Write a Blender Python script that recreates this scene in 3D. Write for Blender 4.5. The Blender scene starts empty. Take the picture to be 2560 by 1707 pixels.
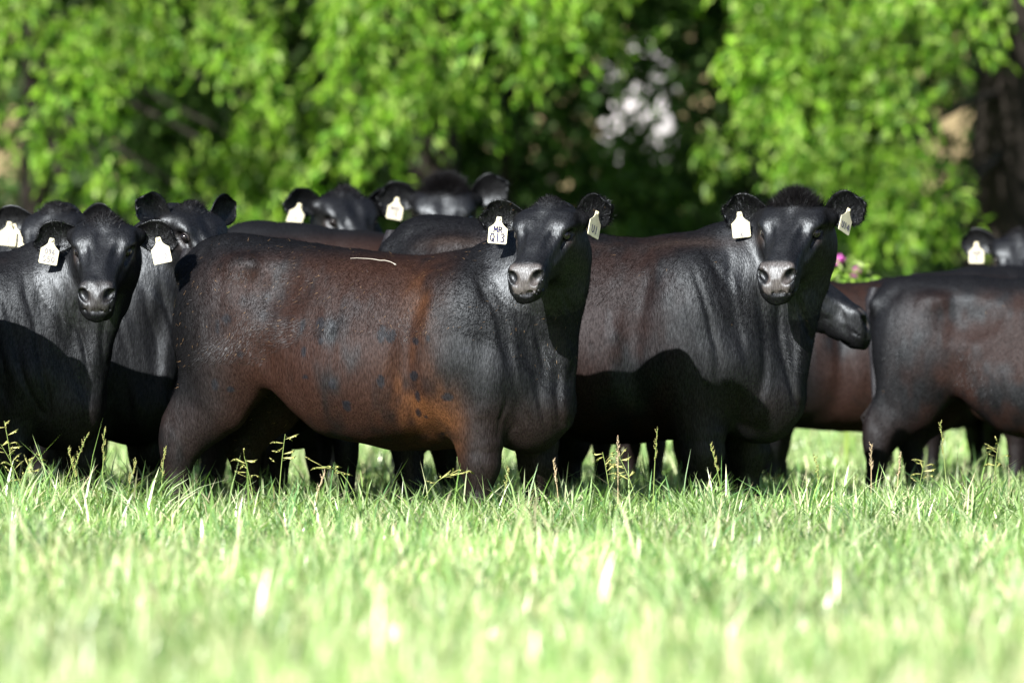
import bpy, math, random
import numpy as np
from mathutils import Vector, Matrix

R = math.radians
scene = bpy.context.scene
col = scene.collection
rng = np.random.default_rng(7)
random.seed(7)

# ------------------------------------------------------------------ camera
FPX = 14222.0            # focal length in photograph pixels (200 mm on 36 mm, 2560 px wide)
CAM_H = 0.85
cam_data = bpy.data.cameras.new('camera')
cam = bpy.data.objects.new('camera', cam_data)
col.objects.link(cam)
cam.location = (0, 0, CAM_H)
cam.rotation_euler = (R(90), 0, 0)
cam_data.sensor_width = 36.0
cam_data.lens = 200.0
cam_data.clip_start = 0.5
cam_data.clip_end = 3000
cam_data.dof.use_dof = True
cam_data.dof.focus_distance = 24.3
cam_data.dof.aperture_fstop = 2.3
scene.camera = cam

# ------------------------------------------------------------------ sky, sun, exposure
SUN_EL, SUN_AZ = 31.5, 30.0      # degrees above horizon, degrees left of the view axis (behind the camera)
el, az = R(SUN_EL), R(SUN_AZ)
SUN = Vector((-math.sin(az) * math.cos(el), -math.cos(az) * math.cos(el), math.sin(el)))
world = bpy.data.worlds.new('World')
scene.world = world
world.use_nodes = True
wn = world.node_tree
bg = wn.nodes['Background']
sky = wn.nodes.new('ShaderNodeTexSky')
sky.sky_type = 'NISHITA'
sky.sun_disc = False
sky.sun_elevation = el
sky.sun_rotation = math.atan2(SUN.x, SUN.y)
wn.links.new(sky.outputs[0], bg.inputs[0])
bg.inputs[1].default_value = 0.05
sd = bpy.data.lights.new('sun', 'SUN')
sd.energy = 5.0
sd.angle = R(0.53)
sd.color = (1.0, 0.95, 0.87)
so = bpy.data.objects.new('sun', sd)
col.objects.link(so)
so.rotation_euler = (-SUN).to_track_quat('-Z', 'Y').to_euler()
scene.view_settings.view_transform = 'Standard'
scene.view_settings.look = 'None'
scene.view_settings.gamma = 1.0
scene.view_settings.exposure = 1.6
scene.cycles.use_denoising = True
scene.cycles.max_bounces = 7
scene.cycles.transparent_max_bounces = 4
DEV = ''

# ------------------------------------------------------------------ helpers
def at(px, d, py=None):
    """photograph pixel column (and row) at distance d -> world point"""
    x = (px - 1280.0) / FPX * d
    z = 0.0 if py is None else CAM_H + (853.5 - py) / FPX * d
    return np.array([x, d, z])

def tag(o, label=None, cat=None, group=None, kind=None):
    if label: o['label'] = label
    if cat: o['category'] = cat
    if group: o['group'] = group
    if kind: o['kind'] = kind
    return o

def mesh_obj(name, V, F, mat, parent=None, smooth=True, attrs=None, quads=True):
    """V (n,3) float, F (m,k) int -> one mesh object"""
    V = np.asarray(V, np.float32); F = np.asarray(F, np.int32)
    me = bpy.data.meshes.new(name)
    me.vertices.add(len(V)); me.vertices.foreach_set('co', V.ravel())
    k = F.shape[1]
    me.loops.add(F.size); me.loops.foreach_set('vertex_index', F.ravel())
    me.polygons.add(len(F))
    me.polygons.foreach_set('loop_start', np.arange(0, F.size, k, dtype=np.int32))
    me.polygons.foreach_set('loop_total', np.full(len(F), k, np.int32))
    if smooth: me.polygons.foreach_set('use_smooth', np.ones(len(F), bool))
    if attrs:
        for n_, a in attrs.items():
            at_ = me.attributes.new(n_, 'FLOAT_COLOR', 'POINT')
            at_.data.foreach_set('color', np.asarray(a, np.float32).ravel())
    me.update(calc_edges=True)
    if mat: me.materials.append(mat)
    o = bpy.data.objects.new(name, me)
    col.objects.link(o)
    if parent is not None: o.parent = parent
    return o

def tris(F):
    """mixed quads -> tris"""
    F = np.asarray(F, np.int32)
    return np.concatenate([F[:, [0, 1, 2]], F[:, [0, 2, 3]]])

def hash3(i, j, k, seed):
    h = (i * 374761393 + j * 668265263 + k * 1274126177 + seed * 974711) & 0x7fffffff
    h = ((h ^ (h >> 13)) * 1103515245) & 0x7fffffff
    return ((h ^ (h >> 16)) & 0xffff) / 65535.0

def vnoise(P, scale, seed=0):
    q = np.asarray(P, np.float64) * scale + 100.0
    b = np.floor(q).astype(np.int64); f = q - b
    f = f * f * (3 - 2 * f)
    out = 0
    for dx in (0, 1):
        wx = f[:, 0] if dx else 1 - f[:, 0]
        for dy in (0, 1):
            wy = f[:, 1] if dy else 1 - f[:, 1]
            for dz in (0, 1):
                wz = f[:, 2] if dz else 1 - f[:, 2]
                out = out + wx * wy * wz * hash3(b[:, 0] + dx, b[:, 1] + dy, b[:, 2] + dz, seed)
    return out

def sstep(a, b, x):
    t = np.clip((x - a) / (b - a), 0, 1)
    return t * t * (3 - 2 * t)

# ------------------------------------------------------------------ materials
def new_mat(name):
    m = bpy.data.materials.new(name); m.use_nodes = True
    nt = m.node_tree; p = nt.nodes['Principled BSDF']
    return m, nt, p

def N(nt, t, **kw):
    n = nt.nodes.new(t)
    for k, v in kw.items(): setattr(n, k, v)
    return n

def coat_material():
    m, nt, p = new_mat('cattle_coat'); L = nt.links
    a = N(nt, 'ShaderNodeAttribute', attribute_name='coat')
    tc = N(nt, 'ShaderNodeTexCoord')
    mp = N(nt, 'ShaderNodeMapping'); mp.inputs['Scale'].default_value = (1.0, 1.0, 0.22); mp.inputs['Rotation'].default_value = (0, R(25), 0)
    L.new(tc.outputs['Object'], mp.inputs['Vector'])
    n1 = N(nt, 'ShaderNodeTexNoise'); n1.inputs['Scale'].default_value = 190; n1.inputs['Detail'].default_value = 3
    L.new(mp.outputs[0], n1.inputs['Vector'])
    n2 = N(nt, 'ShaderNodeTexNoise'); n2.inputs['Scale'].default_value = 14; n2.inputs['Detail'].default_value = 4
    L.new(mp.outputs[0], n2.inputs['Vector'])
    bp = N(nt, 'ShaderNodeBump'); bp.inputs['Strength'].default_value = 0.45; bp.inputs['Distance'].default_value = 0.004
    L.new(n1.outputs['Fac'], bp.inputs['Height'])
    bp2 = N(nt, 'ShaderNodeBump'); bp2.inputs['Strength'].default_value = 0.3; bp2.inputs['Distance'].default_value = 0.02
    L.new(n2.outputs['Fac'], bp2.inputs['Height']); L.new(bp.outputs[0], bp2.inputs['Normal'])
    mul = N(nt, 'ShaderNodeMix', data_type='RGBA', blend_type='MULTIPLY'); mul.inputs[0].default_value = 1.0
    mr = N(nt, 'ShaderNodeMapRange'); mr.inputs['From Min'].default_value = 0.3; mr.inputs['From Max'].default_value = 0.7
    mr.inputs['To Min'].default_value = 0.55; mr.inputs['To Max'].default_value = 1.45
    L.new(n1.outputs['Fac'], mr.inputs[0])
    L.new(a.outputs['Color'], mul.inputs[6]); L.new(mr.outputs[0], mul.inputs[7])
    df = N(nt, 'ShaderNodeBsdfDiffuse'); gl = N(nt, 'ShaderNodeBsdfGlossy'); mx = N(nt, 'ShaderNodeMixShader')
    L.new(mul.outputs[2], df.inputs['Color']); L.new(bp2.outputs[0], df.inputs['Normal']); L.new(bp2.outputs[0], gl.inputs['Normal'])
    gl.inputs['Color'].default_value = (0.82, 0.90, 1.0, 1)
    mr2 = N(nt, 'ShaderNodeMapRange'); mr2.inputs['To Min'].default_value = 0.56; mr2.inputs['To Max'].default_value = 0.46
    L.new(a.outputs['Alpha'], mr2.inputs[0]); L.new(mr2.outputs[0], gl.inputs['Roughness'])
    mr3 = N(nt, 'ShaderNodeMapRange'); mr3.inputs['From Min'].default_value = 0.3; mr3.inputs['From Max'].default_value = 0.7
    mr3.inputs['To Min'].default_value = 0.011; mr3.inputs['To Max'].default_value = 0.027
    L.new(n1.outputs['Fac'], mr3.inputs[0])
    hm = N(nt, 'ShaderNodeMath', operation='MULTIPLY_ADD'); hm.inputs[1].default_value = 1.5; hm.inputs[2].default_value = 0.45
    L.new(a.outputs['Alpha'], hm.inputs[0])
    fm = N(nt, 'ShaderNodeMath', operation='MULTIPLY'); L.new(hm.outputs[0], fm.inputs[0]); L.new(mr3.outputs[0], fm.inputs[1]); L.new(fm.outputs[0], mx.inputs[0])
    L.new(df.outputs[0], mx.inputs[1]); L.new(gl.outputs[0], mx.inputs[2])
    L.new(mx.outputs[0], nt.nodes['Material Output'].inputs['Surface'])
    nt.nodes.remove(p)
    return m

def hair_material():
    m, nt, p = new_mat('cattle_hair'); L = nt.links
    a = N(nt, 'ShaderNodeAttribute', attribute_name='coat')
    df = N(nt, 'ShaderNodeBsdfDiffuse'); gl = N(nt, 'ShaderNodeBsdfGlossy'); mx = N(nt, 'ShaderNodeMixShader'); mx.inputs[0].default_value = 0.015
    L.new(a.outputs['Color'], df.inputs['Color'])
    gl.inputs['Color'].default_value = (0.82, 0.90, 1.0, 1); gl.inputs['Roughness'].default_value = 0.45
    L.new(df.outputs[0], mx.inputs[1]); L.new(gl.outputs[0], mx.inputs[2])
    L.new(mx.outputs[0], nt.nodes['Material Output'].inputs['Surface'])
    nt.nodes.remove(p)
    return m

def plain(name, c, rough=0.5, spec=0.5, noise=None):
    m, nt, p = new_mat(name); L = nt.links
    p.inputs['Base Color'].default_value = (*c, 1); p.inputs['Roughness'].default_value = rough
    p.inputs['Specular IOR Level'].default_value = spec
    if noise:
        sc, amt = noise
        tc = N(nt, 'ShaderNodeTexCoord'); n = N(nt, 'ShaderNodeTexNoise'); n.inputs['Scale'].default_value = sc; n.inputs['Detail'].default_value = 4
        L.new(tc.outputs['Object'], n.inputs['Vector'])
        mr = N(nt, 'ShaderNodeMapRange'); mr.inputs['To Min'].default_value = 1 - amt; mr.inputs['To Max'].default_value = 1 + amt
        L.new(n.outputs['Fac'], mr.inputs[0])
        mul = N(nt, 'ShaderNodeMix', data_type='RGBA', blend_type='MULTIPLY'); mul.inputs[0].default_value = 1
        mul.inputs[6].default_value = (*c, 1); L.new(mr.outputs[0], mul.inputs[7]); L.new(mul.outputs[2], p.inputs['Base Color'])
    return m

def leaf_material(name, trans=0.35, rough=0.45, spec=0.4):
    """leaf or blade: colour from the per-leaf attribute, light passes through"""
    m, nt, p = new_mat(name); L = nt.links
    a = N(nt, 'ShaderNodeAttribute', attribute_name='tint')
    L.new(a.outputs['Color'], p.inputs['Base Color'])
    p.inputs['Roughness'].default_value = rough; p.inputs['Specular IOR Level'].default_value = spec
    tr = N(nt, 'ShaderNodeBsdfTranslucent')
    g = N(nt, 'ShaderNodeMix', data_type='RGBA', blend_type='MULTIPLY'); g.inputs[0].default_value = 1
    L.new(a.outputs['Color'], g.inputs[6]); g.inputs[7].default_value = (1.2, 1.5, 0.5, 1)
    L.new(g.outputs[2], tr.inputs['Color'])
    mx = N(nt, 'ShaderNodeMixShader'); mx.inputs[0].default_value = trans
    L.new(p.outputs[0], mx.inputs[1]); L.new(tr.outputs[0], mx.inputs[2])
    L.new(mx.outputs[0], nt.nodes['Material Output'].inputs['Surface'])
    return m

M_COAT = coat_material()
M_HAIR = hair_material()
M_EYE = plain('eye_dark', (0.006, 0.005, 0.006), 0.08, 0.6)
M_TAG = plain('tag_cream_plastic', (0.50, 0.48, 0.37), 0.5, 0.4, (35, 0.30))
M_INK = plain('tag_ink', (0.02, 0.02, 0.10), 0.6, 0.3)
M_INKF = plain('tag_ink_faded', (0.20, 0.20, 0.25), 0.6, 0.3)
M_STUD = plain('tag_stud', (0.75, 0.7, 0.5), 0.4, 0.4)
M_LEAF = leaf_material('tree_leaf', 0.38, 0.5, 0.28)
M_GRASS = leaf_material('grass_blade', 0.3, 0.32, 0.6)
M_STRAW = leaf_material('dry_stalk', 0.2, 0.5, 0.3)
M_BARK = plain('bark_dark', (0.016, 0.013, 0.011), 0.9, 0.2, (9, 0.5))
M_BARKP = plain('bark_grey', (0.20, 0.18, 0.15), 0.9, 0.2, (12, 0.4))
# ------------------------------------------------------------------ cattle: one implicit surface per animal
def smooth_tab(tab, n=500, sig=7):
    tab = np.array(tab, float)
    xs = np.linspace(tab[0, 0], tab[-1, 0], n)
    k = np.exp(-0.5 * (np.arange(-3 * sig, 3 * sig + 1) / sig) ** 2); k /= k.sum()
    out = [xs]
    for c in range(1, tab.shape[1]):
        v = np.interp(xs, tab[:, 0], tab[:, c])
        p = 3 * sig
        vp = np.concatenate([2 * v[0] - v[p:0:-1], v, 2 * v[-1] - v[-2:-p - 2:-1]])
        out.append(np.convolve(vp, k, 'valid'))
    return out

TRUNK = [  # x, top, bottom, height of the widest point, half width
    (-.90, 1.13, 1.00, 1.07, .035), (-.86, 1.25, .82, 1.05, .12), (-.79, 1.305, .70, 1.02, .175), (-.68, 1.325, .655, 1.0, .215),
    (-.55, 1.315, .66, .96, .240), (-.42, 1.305, .645, .92, .268), (-.28, 1.285, .545, .84, .300), (-.1, 1.258, .430, .78, .325),
    (.1, 1.232, .385, .76, .328), (.3, 1.216, .380, .76, .308), (.45, 1.212, .392, .78, .29), (.6, 1.20, .405, .78, .255),
    (.72, 1.14, .41, .76, .22), (.82, 1.02, .43, .70, .17), (.90, .88, .47, .66, .10), (.945, .76, .56, .65, .03)]

HEAD = [  # along the nose: x, top, bottom, widest, half width
    (-.205, .030, -.05, .0, .04), (-.175, .078, -.10, .0, .105), (-.12, .110, -.135, .01, .136), (-.05, .126, -.165, .012, .148),
    (.02, .120, -.172, .010, .140), (.09, .103, -.152, .0, .110), (.16, .088, -.126, -.008, .086), (.22, .076, -.104, -.012, .077),
    (.27, .071, -.094, -.012, .083), (.315, .068, -.088, -.012, .090), (.345, .056, -.078, -.012, .083), (.366, .020, -.050, -.012, .046)]
HEAD = [((x * .78 if x < 0 else x),) + tuple(q) for x, *q in HEAD]

class Field:
    def __init__(s, lo, hi, h):
        s.lo = np.array(lo, float); s.h = h
        s.n = np.ceil((np.array(hi) - s.lo) / h).astype(int) + 1
        s.f = np.full(s.n, 0.5, np.float32)
    def block(s, lo, hi):
        a = np.clip(np.floor((np.array(lo) - s.lo) / s.h).astype(int), 0, s.n - 1)
        b = np.clip(np.ceil((np.array(hi) - s.lo) / s.h).astype(int) + 1, a + 1, s.n)
        sl = tuple(slice(a[i], b[i]) for i in range(3))
        ax = [(s.lo[i] + s.h * np.arange(a[i], b[i])).astype(np.float32) for i in range(3)]
        P = np.meshgrid(*ax, indexing='ij', sparse=True)
        return sl, P
    def add(s, lo, hi, fn, k):
        m = k * 1.2 + 2 * s.h
        sl, P = s.block(np.array(lo) - m, np.array(hi) + m)
        b = fn(*P); a = s.f[sl]
        hh = np.clip(.5 + .5 * (b - a) / k, 0, 1)
        s.f[sl] = b * (1 - hh) + a * hh - k * hh * (1 - hh)
    def cut(s, lo, hi, fn, k):
        m = k * 1.2 + 2 * s.h
        sl, P = s.block(np.array(lo) - m, np.array(hi) + m)
        b = -fn(*P); a = s.f[sl]
        hh = np.clip(.5 - .5 * (b - a) / k, 0, 1)
        s.f[sl] = b * (1 - hh) + a * hh + k * hh * (1 - hh)
    def mesh(s):
        f = s.f; ins = f < 0
        c = np.zeros(np.array(f.shape) - 1, np.int8)
        for dx in (0, 1):
            for dy in (0, 1):
                for dz in (0, 1):
                    c += ins[dx:f.shape[0] - 1 + dx, dy:f.shape[1] - 1 + dy, dz:f.shape[2] - 1 + dz]
        act = np.argwhere((c > 0) & (c < 8))
        idx = np.full(c.shape, -1, np.int32); idx[tuple(act.T)] = np.arange(len(act))
        cor = np.array([(i, j, k) for i in (0, 1) for j in (0, 1) for k in (0, 1)])
        vals = np.stack([f[tuple((act + q).T)] for q in cor], 1)
        acc = np.zeros((len(act), 3)); cnt = np.zeros(len(act))
        for p in range(8):
            for q in range(p + 1, 8):
                if np.abs(cor[p] - cor[q]).sum() != 1: continue
                a, b = vals[:, p], vals[:, q]
                m = (a < 0) != (b < 0)
                t = np.where(m, a / np.where(m, a - b, 1), 0)
                acc += np.where(m[:, None], cor[p] + t[:, None] * (cor[q] - cor[p]), 0); cnt += m
        V = (act + acc / cnt[:, None]) * s.h + s.lo
        quads = []
        for ax in range(3):
            o1, o2 = [(1, 2), (2, 0), (0, 1)][ax]
            sa = [slice(None)] * 3; sb = [slice(None)] * 3
            sa[ax] = slice(0, -1); sb[ax] = slice(1, None)
            e = np.argwhere(ins[tuple(sa)] != ins[tuple(sb)])
            e = e[(e[:, o1] > 0) & (e[:, o2] > 0) & (e[:, o1] < c.shape[o1]) & (e[:, o2] < c.shape[o2])]
            flip = ins[tuple(e.T)]
            u = np.zeros(3, int); u[o1] = 1; v = np.zeros(3, int); v[o2] = 1
            qd = np.stack([idx[tuple((e - w).T)] for w in (u * 0, u, u + v, v)], 1)
            qd[~flip] = qd[~flip][:, ::-1]
            quads.append(qd)
        F = np.concatenate(quads)
        # light smoothing
        E = np.concatenate([F[:, [0, 1]], F[:, [1, 2]], F[:, [2, 3]], F[:, [3, 0]]])
        deg = np.bincount(E.ravel(), minlength=len(V)).astype(float)
        for lam in (.5, -.52, .5, -.52):
            A = np.stack([np.bincount(E[:, 0], V[E[:, 1], i], len(V)) + np.bincount(E[:, 1], V[E[:, 0], i], len(V)) for i in range(3)], 1)
            V = V + lam * (A / deg[:, None] - V)
        return V, F

def loft(tab, n_top, n_bot=None):
    xs, zt, zb, zc, hw = smooth_tab(tab, sig=6)
    n_bot = n_bot or n_top
    x0, x1 = xs[0], xs[-1]
    def fn(x, y, z):
        xi = np.clip(x, x0, x1)
        t_, b_, c_, w_ = (np.interp(xi, xs, v).astype(np.float32) for v in (zt, zb, zc, hw))
        up = z > c_
        h_ = np.where(up, t_ - c_, c_ - b_)
        e = np.where(up, np.float32(n_top), np.float32(n_bot))
        q = (np.abs(y / w_) ** e + np.abs((z - c_) / h_) ** e) ** (1 / e)
        d = (q - 1) * np.minimum(w_, h_) * 0.9
        return np.maximum(d, np.maximum(x - x1, x0 - x)).astype(np.float32)
    return fn

def ell(c, r, rot=None):
    c = np.array(c, np.float32); r = np.array(r, np.float32)
    def fn(x, y, z):
        p = [x - c[0], y - c[1], z - c[2]]
        if rot is not None:
            p = [rot[0][i] * p[0] + rot[1][i] * p[1] + rot[2][i] * p[2] for i in range(3)]
        k0 = np.sqrt((p[0] / r[0]) ** 2 + (p[1] / r[1]) ** 2 + (p[2] / r[2]) ** 2)
        k1 = np.sqrt((p[0] / r[0] ** 2) ** 2 + (p[1] / r[1] ** 2) ** 2 + (p[2] / r[2] ** 2) ** 2) + 1e-6
        return (k0 * (k0 - 1) / k1).astype(np.float32)
    return fn

def chain(pts, rl, rv, lat=None):
    """tube through pts; rl = radius along the lateral direction, rv = radius across it"""
    pts = np.array(pts, float); rl = np.array(rl, float); rv = np.array(rv, float)
    def fn(x, y, z):
        out = None
        for i in range(len(pts) - 1):
            a, b = pts[i], pts[i + 1]; d = b - a; L2 = d @ d
            t = np.clip(((x - a[0]) * d[0] + (y - a[1]) * d[1] + (z - a[2]) * d[2]) / L2, 0, 1)
            ox, oy, oz = x - a[0] - t * d[0], y - a[1] - t * d[1], z - a[2] - t * d[2]
            l_ = lat[i] if lat is not None else np.array([0, 1.0, 0])
            ol = ox * l_[0] + oy * l_[1] + oz * l_[2]
            on2 = np.maximum(ox * ox + oy * oy + oz * oz - ol * ol, 0)
            A = rl[i] + t * (rl[i + 1] - rl[i]); B = rv[i] + t * (rv[i + 1] - rv[i])
            dd = (np.sqrt((ol / A) ** 2 + on2 / B ** 2) - 1) * np.minimum(A, B)
            out = dd if out is None else np.minimum(out, dd)
        return out.astype(np.float32)
    return fn

def bbox(pts, r):
    pts = np.array(pts, float); r = np.max(r)
    return pts.min(0) - r, pts.max(0) + r

def rotz(a):
    c, s = math.cos(a), math.sin(a)
    return np.array([[c, -s, 0], [s, c, 0], [0, 0, 1.0]])

def roty(a):
    c, s = math.cos(a), math.sin(a)
    return np.array([[c, 0, s], [0, 1, 0], [-s, 0, c]])

def rotx(a):
    c, s = math.cos(a), math.sin(a)
    return np.array([[1, 0, 0], [0, c, -s], [0, s, c]])

def ear_mesh(side, Rm, org, length, width, up, fwd, droop, hs, tw):
    """cupped ear as a closed double sheet in head space, then to body space"""
    nu, nv = 22, 15
    u = np.linspace(0, 1, nu); v = np.linspace(-1, 1, nv)
    U, Vv = np.meshgrid(u, v, indexing='ij')
    prof = np.interp(u, [0, .1, .25, .45, .65, .82, .93, 1], [.40, .46, .64, .88, 1.0, .97, .78, .30])
    W = (width / 2) * prof[:, None]
    lay = []
    for sgn in (1, -1):
        th = .006 * (1 - .6 * np.abs(Vv)) * sgn
        cup = (.022 * (1 - Vv ** 2) * np.sin(np.pi * np.clip(U * .88 + .12, 0, 1)) ** .7)
        rim = .008 * np.abs(Vv) ** 2.5
        ex = -cup + rim + th                       # towards the face front
        ey = U * length * (1 - .1 * Vv ** 2) + 0 * Vv
        ez = Vv * W + .012 * np.sin(U * 3.1)
        lay.append(np.stack([ex, ey, ez], -1))
    P = np.concatenate([lay[0].reshape(-1, 3), lay[1].reshape(-1, 3)])
    P[:, 1] -= .03
    P[:, 2] -= droop * np.clip(P[:, 1], 0, 1) ** 2
    q = roty(-tw) @ rotx(up) @ rotz(-fwd)
    P = P @ q.T
    P[:, 1] *= side
    F = []
    idx = np.arange(nu * nv).reshape(nu, nv)
    a = np.stack([idx[:-1, :-1], idx[1:, :-1], idx[1:, 1:], idx[:-1, 1:]], -1).reshape(-1, 4)
    F = [a, a[:, ::-1] + nu * nv]
    ring = np.concatenate([idx[:, 0], idx[-1, 1:], idx[::-1, -1][1:], idx[0, ::-1][1:]])
    r2 = ring + nu * nv
    F.append(np.stack([ring[:-1], r2[:-1], r2[1:], ring[1:]], 1))
    F = np.concatenate(F)
    if side < 0: F = F[:, ::-1]
    base = np.array([-.095, side * .142, .034])
    return (P + base) * hs @ Rm.T + org, F

STROKES = {  # hand drawn characters on a 0..1 box
    'M': [[(0, 0), (.1, 1), (.5, .35), (.9, 1), (1, 0)]], 'R': [[(.1, 0), (.1, 1), (.7, .95), (.8, .7), (.6, .5), (.1, .48)], [(.45, .5), (.9, 0)]],
    'Q': [[(.5, 0), (.1, .2), (.05, .6), (.3, 1), (.7, .95), (.95, .6), (.85, .2), (.5, 0)], [(.55, .3), (1, -.1)]],
    '1': [[(.5, 0), (.5, 1)]], '3': [[(.1, .95), (.6, 1), (.85, .75), (.4, .55), (.85, .35), (.7, .05), (.1, .02)]],
    'U': [[(.05, 1), (.1, .2), (.45, 0), (.85, .2), (.9, 1)]], '4': [[(.7, 0), (.7, 1), (.05, .35), (.95, .35)]],
    '0': [[(.5, 0), (.1, .25), (.1, .75), (.5, 1), (.9, .75), (.9, .25), (.5, 0)]],
    '9': [[(.85, .65), (.4, .5), (.15, .75), (.5, 1), (.85, .75), (.8, .3), (.5, 0)]],
    '6': [[(.75, 1), (.3, .7), (.1, .3), (.5, 0), (.9, .25), (.55, .5), (.15, .3)]],
    'S': [[(.9, .85), (.5, 1), (.1, .75), (.85, .3), (.5, 0), (.05, .12)]],
    '5': [[(.85, 1), (.2, 1), (.15, .55), (.65, .6), (.9, .3), (.55, 0), (.1, .05)]],
    '2': [[(.1, .8), (.5, 1), (.85, .75), (.1, 0), (.95, .02)]], 'B': [[(.1, 0), (.1, 1), (.7, .9), (.1, .52), (.85, .3), (.1, 0)]],
    'V': [[(.05, 1), (.5, 0), (.95, 1)]], 'J': [[(.7, 1), (.7, .2), (.4, 0), (.05, .2)]], 'N': [[(.05, 0), (.05, 1), (.9, 0), (.9, 1)]], 'A': [[(0, 0), (.5, 1), (1, 0)], [(.2, .4), (.8, .4)]]}

def lettering(lines, w, parent, mat, y=-.0035):
    """ink strokes as thin raised ribbons on the tag face (tag plane x,z; front is -y)"""
    V = []; F = []
    for (txt, zc, ch, cw) in lines:
        x0 = -(len(txt) * cw) / 2
        for i, chh in enumerate(txt):
            for st in STROKES.get(chh, []):
                p = np.array([(x0 + (i + .12 + .76 * a) * cw, zc + (b - .5) * ch) for a, b in st])
                for a, b in zip(p[:-1], p[1:]):
                    d = b - a; L_ = np.hypot(*d); n = np.array([-d[1], d[0]]) / L_ * w; e = d / L_ * w * .8
                    q = [a - n - e, b - n + e, b + n + e, a + n - e]
                    k = len(V)
                    V += [(c[0], y, c[1]) for c in q]; F.append((k, k + 1, k + 2, k + 3))
    if V: return mesh_obj('lettering', V, F, mat, parent, smooth=False)

def ear_tag(parent, M, lines, faded=False, stud=False):
    """bell shaped plastic tag hung from the ear; M = 4x4 numpy matrix in cow space, origin at the hole"""
    out = [(-.010, .012), (.010, .012), (.013, .002), (.014, -.012), (.022, -.024), (.036, -.036), (.044, -.042), (.044, -.108), (.040, -.113),
           (-.040, -.113), (-.044, -.108), (-.044, -.042), (-.036, -.036), (-.022, -.024), (-.014, -.012), (-.013, .002)]
    n = len(out)
    V = [(x, -.0018, z) for x, z in out] + [(x, .0018, z) for x, z in out]
    bm = bpy.data.meshes.new('ear_tag')
    F = [tuple(range(n)), tuple(range(2 * n - 1, n - 1, -1))] + [(i, i + n, (i + 1) % n + n, (i + 1) % n) for i in range(n)]
    bm.from_pydata([tuple(v) for v in V], [], F); bm.materials.append(M_TAG); bm.update()
    o = bpy.data.objects.new('ear_tag', bm); col.objects.link(o); o.parent = parent
    o.matrix_local = Matrix(M.tolist())
    a = np.linspace(0, 2 * np.pi, 9)[:-1]
    SV = [(math.cos(t) * .009, -.003, math.sin(t) * .009 + .002) for t in a] + [(math.cos(t) * .006, -.008, math.sin(t) * .006 + .002) for t in a] + [(0, -.009, .002)]
    SF = [(i, (i + 1) % 8, (i + 1) % 8 + 8, i + 8) for i in range(8)] + [(i + 8, (i + 1) % 8 + 8, 16, 16) for i in range(8)]
    me = bpy.data.meshes.new('tag_stud'); me.from_pydata(SV, [], [f if f[2] != f[3] else f[:3] for f in SF]); me.materials.append(M_STUD)
    s_ = bpy.data.objects.new('tag_stud', me); col.objects.link(s_); s_.parent = o
    if lines: lettering(lines, .0026 if not faded else .0018, o, M_INKF if faded else M_INK)
    return o

def hairs(V, F, coat, n, length, lift, width, flow, r, weight=None, spread=.35, straw=0):
    """n single-triangle hairs rooted on the surface; flow(P, Nn) gives the lie of the coat"""
    T = tris(F)
    A, B, C = V[T[:, 0]], V[T[:, 1]], V[T[:, 2]]
    nn = np.cross(B - A, C - A); ar = np.linalg.norm(nn, axis=1)
    w = ar if weight is None else ar * weight[T].mean(1)
    if w.sum() <= 0: return None
    ti = r.choice(len(T), n, p=w / w.sum())
    a, b = r.random((2, n)); m = a + b > 1; a[m] = 1 - a[m]; b[m] = 1 - b[m]
    P = A[ti] + a[:, None] * (B - A)[ti] + b[:, None] * (C - A)[ti]
    Nn = nn[ti] / (ar[ti][:, None] + 1e-12)
    d = flow(P, Nn) + r.normal(0, spread, (n, 3))
    d -= (d * Nn).sum(1)[:, None] * Nn
    d /= np.linalg.norm(d, axis=1)[:, None] + 1e-9
    L_ = length * (.6 + .8 * r.random(n))[:, None]
    lf = (lift * (.4 + 1.2 * r.random(n)))[:, None]
    dirv = d * (1 - lf) + Nn * lf
    dirv /= np.linalg.norm(dirv, axis=1)[:, None]
    side = np.cross(dirv, Nn); side /= np.linalg.norm(side, axis=1)[:, None] + 1e-9
    P = P - Nn * .002
    p0, p1 = P - side * width, P + side * width
    p2 = P + dirv * L_
    cc = coat[T[ti, 0]].copy()
    cc[:, :3] *= (.55 + .95 * r.random(n) ** 1.3)[:, None]
    if straw:
        st = r.random(n) < straw
        cc[st, :3] = np.array([.16, .10, .05]) * (.6 + .8 * r.random(st.sum()))[:, None]; width = np.where(st, width * 2.2, width)[:, None]
    VV = np.stack([p0, p1, p2], 1).reshape(-1, 3)
    FF = np.arange(3 * n).reshape(-1, 3)
    return VV, FF, np.repeat(cc, 3, 0)

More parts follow.
